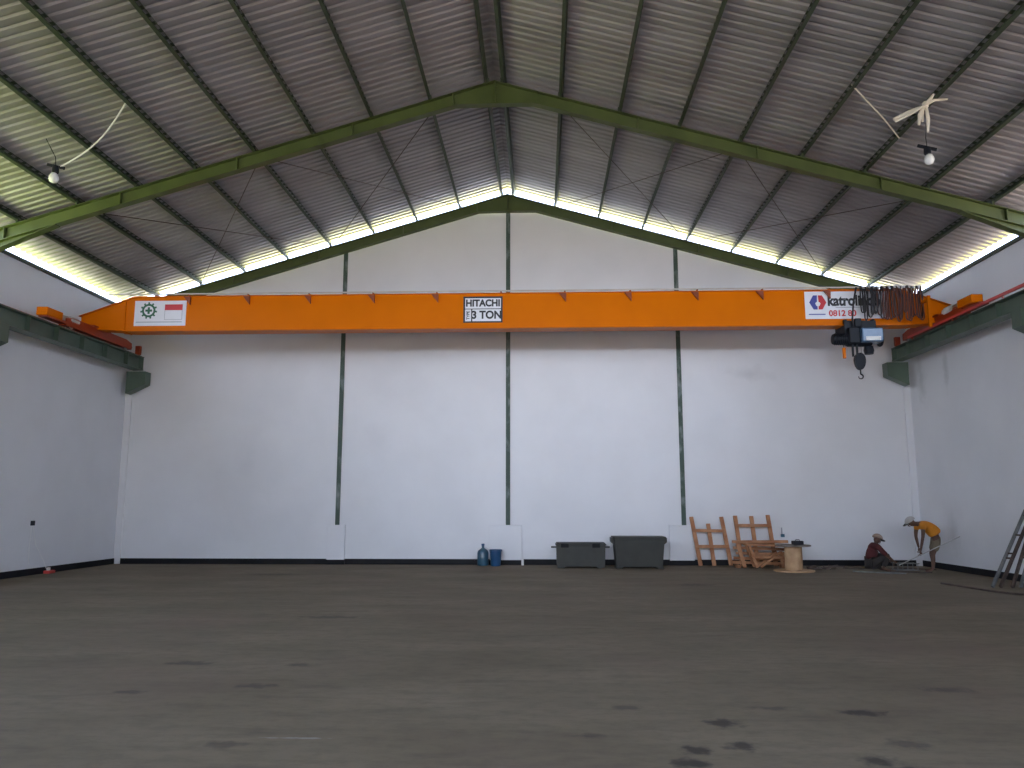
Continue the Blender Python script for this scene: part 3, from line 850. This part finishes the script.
# timber trestle in front of the frames
t = thing('timber_trestle', 'low raw wood trestle with slanted legs, in front of the three-post frame', 'trestle', (5.6, 21.0, 0))
yt = 20.80
for yy in (yt, yt + .30):
    plank(t, 'leg', (5.28, yy, .56), (5.46, yy, .03), .07, .045)
    plank(t, 'leg', (6.15, yy, .42), (6.18, yy, .03), .07, .045)
    plank(t, 'rail', (5.40, yy - .045, .30), (6.30, yy - .045, .27), .06, .04)
    plank(t, 'brace', (5.52, yy - .09, .04), (6.02, yy - .09, .42), .05, .035)
for k in range(3):
    yy = yt + .02 + k * .13
    plank(t, 'top_board', (5.20, yy, .60 - k * .0), (6.25, yy, .56), .05, .11)
# loose planks of the pile
pl_specs = [((4.92, 21.28, .13), (6.30, 21.23, .10), 'bottom one behind the trestle'), ((4.98, 21.26, .24), (6.36, 21.20, .20), 'second from the bottom behind the trestle'),
            ((5.05, 21.30, .36), (6.22, 21.20, .34), 'lying on the middle of the pile'), ((4.98, 21.28, .50), (6.30, 21.22, .46), 'near the top of the pile'),
            ((4.96, 21.28, .65), (6.38, 21.24, .66), 'long one laid across the top of the pile')]
for (p, q, w) in pl_specs:
    o = plank(None, 'plank', p, q, .07, .12)
    tag(o, 'raw wood plank in the timber pile, ' + w, 'plank', 'loose planks of the timber pile')
o = plank(None, 'plank', (5.04, 21.02, .60), (5.14, 20.78, .03), .09, .04)
tag(o, 'short raw wood plank propped steeply against the left end of the pile', 'plank', 'loose planks of the timber pile')
for x, w in ((5.05, 'left end'), (6.2, 'right end')):
    o = MB().box(x - .05, x + .05, 21.02, 21.32, 0, .07).build('timber_block', M['wood'])
    tag(o, 'small wood block under the %s of the timber pile' % w, 'wooden block', 'blocks under the pile')

# cable drum
t = thing('cable_spool', 'wooden cable drum standing on end beside the timber pile', 'cable drum', (6.25, 20.05, 0))
cx, cy = 6.13, 20.0
MB().lathe([(.46, 0), (.48, .005), (.48, .035), (.46, .04)], (cx, cy, 0), 2, 36).build('bottom_flange', M['palewood'], t)
b = MB()
for k in range(16):
    a = 2 * PI * k / 16
    b.bar((cx + .19 * math.cos(a), cy + .19 * math.sin(a), .04), (cx + .19 * math.cos(a), cy + .19 * math.sin(a), .60), 0.08, .03, up=(math.cos(a), math.sin(a), 0))
b.build('core', M['palewood'], t)
MB().lathe([(.40, .60), (.42, .605), (.42, .635), (.40, .64)], (cx, cy, 0), 2, 36).build('top_flange', M['greywood'], t)
t = thing('tool_case', 'small dark case lying on the wooden cable drum', 'case', (6.24, 19.9, .64))
MB().box(6.12, 6.36, 19.88, 20.08, .64, .735, bev=.012).build('case_body', M['dark'], t)
MB().tube([(6.19, 19.98, .735), (6.20, 19.98, .765), (6.28, 19.98, .765), (6.29, 19.98, .735)], .008, 6).build('handle', M['dark'], t)

# outlets
t = thing('wall_outlet', 'small dark socket on the far wall above the cable drum', 'socket', (6.44, YB, .80))
MB().box(6.40, 6.50, YB - .04, YB, .75, .83, bev=.008).build('socket_box', M['bluedark'], t)
MB().box(6.42, 6.44, YB - .045, YB - .005, .83, 1.0).build('socket_conduit', M['signgrey'], t)
t = thing('wall_outlet', 'small dark socket on the left wall above a red plug box', 'socket', (XL, 18.18, 1.2))
MB().box(XL, XL + .04, 18.12, 18.24, 1.13, 1.24, bev=.008).build('socket_box', M['dark'], t)
for q in ([(XL + .03, 18.18, 1.14), (XL + .05, 18.3, .7), (XL + .08, 18.62, .3), (XL + .12, 18.72, .06)], [(XL + .02, 18.15, 1.14), (XL + .02, 18.13, .6), (XL + .03, 18.14, .26)]):
    MB().tube(q, .007, 6).build('cord', M['whiteplastic'], t)
t = thing('plug_box', 'small red plug box on the floor by the left wall', 'plug box', (XL + .14, 18.8, 0))
MB().box(XL + .05, XL + .20, 18.68, 18.92, 0, .07, bev=.012).build('plug_body', M['redrail'], t)
MB().box(XL + .09, XL + .15, 18.74, 18.80, .07, .14, bev=.008).build('plug', M['whiteplastic'], t)

# right side: steel scaffold frames leaning on the wall
def leanbars(t, base, top, dx, n, m):
    pass
XW = XR - .03
for (bx, by), w, m, ty, tz in (((8.78, 16.22), 'the pair of legs farther from the camera', 'greybar', 17.10, 1.50), ((9.10, 16.12), 'the pair of legs nearer the camera', 'rust', 16.72, 1.56)):
    t = thing('scaffold_frame', 'steel scaffold frame leaning on the right wall, ' + w, 'scaffold frame', (bx, by, 0), 'scaffold frames leaning on the right wall')
    A0 = Vector((bx, by, .02)); A1 = Vector((XW, ty, tz))
    B0 = A0 + Vector((.14, -.02, 0)); B1 = A1 + Vector((0, -.24, 0))
    MB().bar(A0, A1, .05, .05).build('leg', M[m], t)
    MB().bar(B0, B1, .05, .05).build('leg', M['rust' if m == 'greybar' else 'greybar'], t)
    for f in (.36, .42, .66, .92):
        MB().bar(A0.lerp(A1, f), B0.lerp(B1, f), .035, .035).build('rung', M['rust'], t)

def rod(name, pts, r, m, label, cat, group=None):
    return tag(MB().tube(pts, r, 6).build(name, M[m]), label, cat, group)
def arc(pts, n=6):
    out = []
    P = [Vector(p) for p in pts]
    P = [P[0]] + P + [P[-1]]
    for i in range(1, len(P) - 2):
        for k in range(n):
            t_ = k / n
            a, b_, c, d = P[i - 1], P[i], P[i + 1], P[i + 2]
            out.append(.5 * ((2 * b_) + (c - a) * t_ + (2 * a - 5 * b_ + 4 * c - d) * t_ ** 2 + (3 * b_ - a - 3 * c + d) * t_ ** 3))
    out.append(P[-2]); return out
rod('steel_rod', arc([(8.15, 16.95, .02), (8.25, 16.1, .02), (8.35, 15.4, .02), (8.55, 14.9, .02), (9.2, 14.6, .02), (9.8, 14.9, .02)]), .02, 'rust', 'dark bent steel rod on the floor before the leaning ladder frames', 'rod')
rg = 'steel rods on the floor by the workers'
rod('steel_rod', [(7.65, 20.95, .015), (9.3, 20.6, .015)], .014, 'rust', 'long dark rod on the floor, nearest the far wall behind the workers', 'rod', rg)
rod('steel_rod', [(8.35, 19.85, .015), (9.25, 19.62, .015)], .014, 'rust', 'dark rod on the floor ending at the bending worker\'s feet', 'rod', rg)
rod('steel_rod', [(7.5, 19.9, .015), (8.5, 19.3, .015)], .014, 'greybar', 'grey rod on the floor in front of the crouching worker', 'rod', rg)
rod('steel_rod', [(9.0, 21.1, .015), (9.75, 20.45, .015)], .014, 'rust', 'short dark rod on the floor behind the bending worker', 'rod', rg)
# low scrap heap between spool and workers
deb = thing('scrap_heap', 'low heap of dark wood scraps on the floor between cable drum and workers', 'scrap', (7.1, 20.7, 0))
for k in range(12):
    x = random.uniform(6.75, 7.5); y = random.uniform(20.5, 21.1); a = random.uniform(0, PI)
    L = random.uniform(.15, .4)
    z0 = .015 + .022 * (k % 3)
    MB().bar((x - L / 2 * math.cos(a), y - L / 2 * math.sin(a) * .5, z0), (x + L / 2 * math.cos(a), y + L / 2 * math.sin(a) * .5, z0 + .02), random.uniform(.05, .10), .03).build('scrap', M['scrapwood'] if k % 3 else M['rust'], deb)
# metal bending frame before the crouching man
wf = thing('wire_cage', 'low grey steel wire cage on the floor between the two workers', 'wire cage', (8.75, 20.2, 0))
for yy in (20.05, 20.33):
    for zz in (.03, .19):
        MB().tube([(8.60, yy, zz), (9.16, yy, zz)], .010, 6).build('long_wire', M['greybar'], wf)
for k in range(5):
    x = 8.64 + k * .12
    MB().tube([(x, 20.05, .03), (x, 20.33, .03), (x, 20.33, .19), (x, 20.05, .19), (x, 20.05, .03)], .008, 6).build('stirrup', M['greybar'], wf)

# ------------------------------------------------------------------ people
def skin_mesh(name, joints, edges, m, parent=None, sub=2, root=0, extra=None, label=None):
    """joints = {name: (pos, radius or (rx, ry))}"""
    names = list(joints); idx = {n: i for i, n in enumerate(names)}
    me = bpy.data.meshes.new('tmp')
    me.from_pydata([joints[n][0] for n in names], [(idx[a], idx[b]) for a, b in edges], [])
    ob = bpy.data.objects.new('tmp', me); COL.objects.link(ob)
    bpy.context.view_layer.objects.active = ob
    sk = ob.modifiers.new('skin', 'SKIN'); sk.branch_smoothing = .6
    ss = ob.modifiers.new('sub', 'SUBSURF'); ss.levels = sub; ss.render_levels = sub
    layer = me.skin_vertices[0].data if me.skin_vertices else None
    for n in names:
        r = joints[n][1]
        layer[idx[n]].radius = r if isinstance(r, tuple) else (r, r)
        layer[idx[n]].use_root = False
    layer[root].use_root = True
    bpy.context.view_layer.update()
    out = bake(ob, name)
    out.materials.clear(); out.materials.append(m)
    if extra:
        bm = bmesh.new(); bm.from_mesh(out)
        for e in extra: bm.from_mesh(e)
        bm.to_mesh(out); bm.free()
    for p in out.polygons: p.use_smooth = True
    o = bpy.data.objects.new(name, out); COL.objects.link(o)
    if parent:
        o.parent = parent; out.transform(root_world(parent).inverted())
    if label: o['label'] = label
    return o

def hand(wrist, direc, palm_n, side, curl=.6, s=1.0):
    """five unequal fingers curling towards palm_n, rooted in a palm; returns a list of meshes"""
    w = Vector(wrist); d = Vector(direc).normalized(); n = Vector(palm_n).normalized()
    n = (n - d * n.dot(d)).normalized(); lat = d.cross(n).normalized() * side
    meshes = []
    def chain(pts, rad):
        me = bpy.data.meshes.new('tmp')
        me.from_pydata([tuple(p) for p in pts], [(i, i + 1) for i in range(len(pts) - 1)], [])
        ob = bpy.data.objects.new('tmp', me); COL.objects.link(ob)
        sk = ob.modifiers.new('skin', 'SKIN'); su = ob.modifiers.new('sub', 'SUBSURF'); su.levels = 1
        for i, r in enumerate(rad):
            me.skin_vertices[0].data[i].radius = (r, r) if not isinstance(r, tuple) else r
        bpy.context.view_layer.update()
        meshes.append(bake(ob, 'tmp'))
    chain([w - d * .01, w + d * .045 * s, w + d * .085 * s], [(.024 * s, .024 * s), (.036 * s, .020 * s), (.034 * s, .016 * s)])
    for k, L in enumerate((.075, .085, .078, .062)):
        o = lat * (.030 - .020 * k) * s
        p = w + d * .080 * s + o; pts = [p]; dd = d.copy(); ang = 0
        for seg in (.42, .32, .26):
            ang += curl * .75
            dd = (d * math.cos(ang) + n * math.sin(ang)).normalized()
            p = p + dd * L * seg * s * 1.05; pts.append(p)
        chain(pts, [.0095 * s, .0088 * s, .0082 * s, .0065 * s])
    b0 = w + d * .03 * s + lat * .028 * s
    b1 = b0 + (lat * .8 + d * .6 + n * .3).normalized() * .035 * s
    b2 = b1 + (d * .8 + n * .6).normalized() * .030 * s
    chain([b0, b1, b2], [.012 * s, .011 * s, .008 * s])
    return meshes

def head_features(c, f, up, R, parent, m):
    """eyes, nose, mouth, ears on a head centred c facing f"""
    c = Vector(c); f = Vector(f).normalized(); up = Vector(up); up = (up - f * up.dot(f)).normalized(); r = f.cross(up)
    def ball(p, rad, name, mm, sc=(1, 1, 1)):
        b = MB(); g = bmesh.ops.create_uvsphere(b.bm, u_segments=10, v_segments=8, radius=rad)['verts']
        Rm = Matrix((r, f, up)).transposed()
        for v in g: v.co = Rm @ Vector((v.co.x * sc[0], v.co.y * sc[1], v.co.z * sc[2])) + p
        return b.build(name, mm, parent, smooth=True)
    for s in (-1, 1):
        ball(c + f * R * .86 + r * s * R * .36 + up * R * .02, R * .11, 'eye', M['hair'])
        ball(c + r * s * R * .86 - up * R * .05, R * .24, 'ear', m, (.4, .7, 1.1))
    ball(c + f * R * 1.02 - up * R * .22, R * .19, 'nose', m, (.7, 1.0, 1.2))
    ball(c + f * R * .88 - up * R * .60, R * .22, 'mouth', M['maroon'], (1.2, .5, .35))

def cap(c, f, up, R, parent, m, brim=True):
    c = Vector(c); f = Vector(f).normalized(); up = Vector(up); up = (up - f * up.dot(f)).normalized(); r = f.cross(up)
    Rm = Matrix((r, f, up)).transposed()
    b = MB(); n = 20; rings = []
    for k in range(7):
        a = k / 6 * PI / 2 * .98
        rings.append([b.bm.verts.new(Rm @ Vector((R * math.cos(a) * math.cos(t), R * 1.12 * math.cos(a) * math.sin(t), R * .92 * math.sin(a) + R * .18)) + c) for t in [2 * PI * j / n for j in range(n)]])
    for a, d in zip(rings, rings[1:]):
        for j in range(n): b.bm.faces.new((a[j], a[(j + 1) % n], d[(j + 1) % n], d[j]))
    b.bm.faces.new(rings[-1]); b.bm.faces.new(rings[0][::-1])
    o = b.build('cap', m, parent, smooth=True)
    if brim:
        b = MB(); vs = []
        for z in (.10, .16):
            row = []
            for j in range(9):
                t = PI * j / 8
                row.append(b.bm.verts.new(Rm @ Vector((R * .95 * math.cos(t), R * (.75 + 1.05 * math.sin(t)), R * (z - .06 * math.sin(t)))) + c))
            vs.append(row)
        b.bm.faces.new(vs[0]); b.bm.faces.new(vs[1][::-1])
        for j in range(9):
            b.bm.faces.new((vs[0][j], vs[0][(j + 1) % 9], vs[1][(j + 1) % 9], vs[1][j]))
        b.build('cap_brim', M['dark'], o)

# bending worker: faces -X
wx, wy = 9.42, 20.0
p1 = thing('person', 'person in an orange t-shirt and grey cap bending forward by the right wall', 'person', (wx, wy, 0))
J = lambda x, y, z: (wx + x, wy + y, z)
body = {
    'pelvis': (J(.16, 0, .78), (.14, .155)),
    'waist': (J(.13, 0, .97), (.125, .145)),
    'chest': (J(-.04, 0, 1.12), (.14, .16)),
    'upper': (J(-.19, 0, 1.15), (.11, .125)),
    'neck': (J(-.28, 0, 1.15), .058),
    'jaw': (J(-.35, 0, 1.14), .072),
    'head': (J(-.40, 0, 1.17), (.09, .10)),
    'crown': (J(-.44, 0, 1.22), .07),
}
E_ = [('pelvis', 'waist'), ('waist', 'chest'), ('chest', 'upper'), ('upper', 'neck'), ('neck', 'jaw'), ('jaw', 'head'), ('head', 'crown')]
for s, nm, hx, kx, fx in ((-1, 'n', .14, .03, -.05), (1, 'f', .17, .09, .06)):
    body['hip' + nm] = (J(hx, s * .09, .74), .095)
    body['thigh' + nm] = (J((hx + kx) / 2, s * .10, .60), .078)
    body['knee' + nm] = (J(kx - .02, s * .10, .43), .055)
    body['calf' + nm] = (J((kx + fx) / 2 + .02, s * .10, .28), .052)
    body['ankle' + nm] = (J(fx + .03, s * .10, .075), .035)
    body['foot' + nm] = (J(fx - .06, s * .105, .035), (.036, .03))
    body['toe' + nm] = (J(fx - .15, s * .11, .025), (.036, .02))
    E_ += [('pelvis', 'hip' + nm), ('hip' + nm, 'thigh' + nm), ('thigh' + nm, 'knee' + nm), ('knee' + nm, 'calf' + nm), ('calf' + nm, 'ankle' + nm), ('ankle' + nm, 'foot' + nm), ('foot' + nm, 'toe' + nm)]
HN, HF = J(-.29, -.13, .50), J(-.22, .10, .56)
for s, nm, h_ in ((-1, 'n', HN), (1, 'f', HF)):
    body['sh' + nm] = (J(-.20, s * .16, 1.10), .064)
    body['ua' + nm] = (J(-.22, s * .19, .97), .050)
    body['el' + nm] = (J(-.235, s * .18, .83), .040)
    body['fa' + nm] = ((Vector(J(-.235, s * .18, .83)).lerp(Vector(h_), .4)), .036)
    body['wr' + nm] = (h_, .024)
    E_ += [('upper', 'sh' + nm), ('sh' + nm, 'ua' + nm), ('ua' + nm, 'el' + nm), ('el' + nm, 'fa' + nm), ('fa' + nm, 'wr' + nm)]
hands = hand(HN, (-.1, .0, -1), (-.3, .9, 0), 1, curl=.9) + hand(HF, (-.1, 0, -1), (-.3, -.9, 0), -1, curl=.9)
skin_mesh('body', body, E_, M['skin'], p1, extra=hands)
sh = {'a': (J(.17, 0, .86), (.16, .18)), 'b': (J(.11, 0, .98), (.155, .175)), 'c': (J(-.05, 0, 1.10), (.175, .185)), 'd': (J(-.19, 0, 1.135), (.13, .145)), 'e': (J(-.25, 0, 1.15), .075)}
Es = [('a', 'b'), ('b', 'c'), ('c', 'd'), ('d', 'e')]
for s, nm in ((-1, 'n'), (1, 'f')):
    sh['s' + nm] = (J(-.20, s * .165, 1.10), .084)
    sh['t' + nm] = (J(-.215, s * .195, .98), .078)
    Es += [('d', 's' + nm), ('s' + nm, 't' + nm)]
skin_mesh('tshirt', sh, Es, M['tshirt'], p1, label='orange t-shirt')
so = {'a': (J(.155, 0, .91), (.14, .16)), 'b': (J(.165, 0, .77), (.16, .175))}
Es = [('a', 'b')]
for s, nm, hx, kx in ((-1, 'n', .14, .03), (1, 'f', .17, .09)):
    so['h' + nm] = (J(hx, s * .09, .72), .11)
    so['t' + nm] = (J((hx + kx) / 2, s * .10, .58), .10)
    so['k' + nm] = (J(kx, s * .10, .50), .092)
    Es += [('b', 'h' + nm), ('h' + nm, 't' + nm), ('t' + nm, 'k' + nm)]
skin_mesh('shorts', so, Es, M['shorts'], p1, label='khaki shorts')
hf, hu = Vector((-.80, 0, -.55)), Vector((-.55, 0, .8))
hc = Vector(J(-.405, 0, 1.18))
head_features(hc, hf, hu, .10, p1, M['skin'])
cap(hc + hu * .02, hf, hu, .118, p1, M['cap'])
# rod in his hands
tag(MB().tube([J(-.86, -.20, .17), J(-.29, -.17, .42), J(.20, -.30, .68), J(.54, -.38, .86)], .012, 8).build('long_rod', M['motorgrey']), 'long pale metal rod held by the bending worker', 'rod')

# crouching worker: back half turned, facing right (+X, away)
wx2, wy2 = 8.15, 20.25
p2 = thing('person', 'person in a maroon shirt and tan cap squatting on the floor', 'person', (wx2, wy2, 0))
J2 = lambda x, y, z: (wx2 + x, wy2 + y, z)
body = {
    'pelvis': (J2(-.06, -.02, .20), (.14, .13)), 'waist': (J2(-.05, 0, .34), (.13, .115)), 'chest': (J2(.0, .03, .50), (.15, .12)),
    'upper': (J2(.04, .06, .62), (.11, .09)), 'neck': (J2(.10, .07, .66), .052), 'jaw': (J2(.15, .10, .70), .07), 'head': (J2(.165, .11, .75), (.09, .095)), 'crown': (J2(.16, .11, .81), .07)}
E_ = [('pelvis', 'waist'), ('waist', 'chest'), ('chest', 'upper'), ('upper', 'neck'), ('neck', 'jaw'), ('jaw', 'head'), ('head', 'crown')]
for s, nm in ((-1, 'n'), (1, 'f')):
    oy = s * .12
    body['hip' + nm] = (J2(-.02, oy * .8, .20), .095)
    body['thigh' + nm] = (J2(.14, oy * 1.3, .30), .080)
    body['knee' + nm] = (J2(.29, oy * 1.5, .40), .058)
    body['calf' + nm] = (J2(.22, oy * 1.5, .22), .052)
    body['ankle' + nm] = (J2(.15, oy * 1.4, .075), .036)
    body['foot' + nm] = (J2(.23, oy * 1.5, .04), (.034, .036))
    body['toe' + nm] = (J2(.33, oy * 1.6, .028), (.024, .036))
    E_ += [('pelvis', 'hip' + nm), ('hip' + nm, 'thigh' + nm), ('thigh' + nm, 'knee' + nm), ('knee' + nm, 'calf' + nm), ('calf' + nm, 'ankle' + nm), ('ankle' + nm, 'foot' + nm), ('foot' + nm, 'toe' + nm)]
    body['sh' + nm] = (J2(.04, s * .19, .60), .06)
    body['ua' + nm] = (J2(.13, s * .24, .48), .048)
    body['el' + nm] = (J2(.24, s * .27, .37), .040)
    body['fa' + nm] = (J2(.34, s * .22, .29), .034)
    body['wr' + nm] = (J2(.45, s * .16, .22), .024)
    E_ += [('upper', 'sh' + nm), ('sh' + nm, 'ua' + nm), ('ua' + nm, 'el' + nm), ('el' + nm, 'fa' + nm), ('fa' + nm, 'wr' + nm)]
hands = hand(J2(.45, -.16, .22), (.9, .3, -.5), (.2, .3, -1), 1, curl=.6) + hand(J2(.45, .16, .22), (.9, -.3, -.5), (.2, -.3, -1), -1, curl=.6)
skin_mesh('body', body, E_, M['skin'], p2, extra=hands)
sh = {'a': (J2(-.06, -.02, .26), (.155, .145)), 'b': (J2(-.05, 0, .36), (.15, .14)), 'c': (J2(.0, .03, .50), (.17, .145)), 'd': (J2(.04, .06, .61), (.13, .11)), 'e': (J2(.065, .075, .67), .07)}
Es = [('a', 'b'), ('b', 'c'), ('c', 'd'), ('d', 'e')]
for s, nm in ((-1, 'n'), (1, 'f')):
    sh['s' + nm] = (J2(.04, s * .195, .60), .076); sh['t' + nm] = (J2(.13, s * .245, .48), .066); sh['u' + nm] = (J2(.22, s * .268, .39), .056)
    Es += [('d', 's' + nm), ('s' + nm, 't' + nm), ('t' + nm, 'u' + nm)]
skin_mesh('shirt', sh, Es, M['maroon'], p2, label='maroon long shirt')
so = {'a': (J2(-.06, -.02, .20), (.152, .145))}
Es = []
for s, nm in ((-1, 'n'), (1, 'f')):
    oy = s * .12
    so['h' + nm] = (J2(-.02, oy * .8, .20), .108); so['t' + nm] = (J2(.14, oy * 1.3, .30), .094); so['k' + nm] = (J2(.295, oy * 1.5, .40), .072)
    so['c' + nm] = (J2(.22, oy * 1.5, .22), .066); so['e' + nm] = (J2(.165, oy * 1.42, .11), .054)
    Es += [('a', 'h' + nm), ('h' + nm, 't' + nm), ('t' + nm, 'k' + nm), ('k' + nm, 'c' + nm), ('c' + nm, 'e' + nm)]
skin_mesh('trousers', so, Es, M['pants'], p2, label='dark trousers')
hf, hu = Vector((.85, .3, -.35)), Vector((.3, .1, .95))
hc = Vector(J2(.165, .11, .75))
head_features(hc, hf, hu, .10, p2, M['skin'])
cap(hc + hu.normalized() * .02, hf, hu, .118, p2, M['tancap'], brim=True)
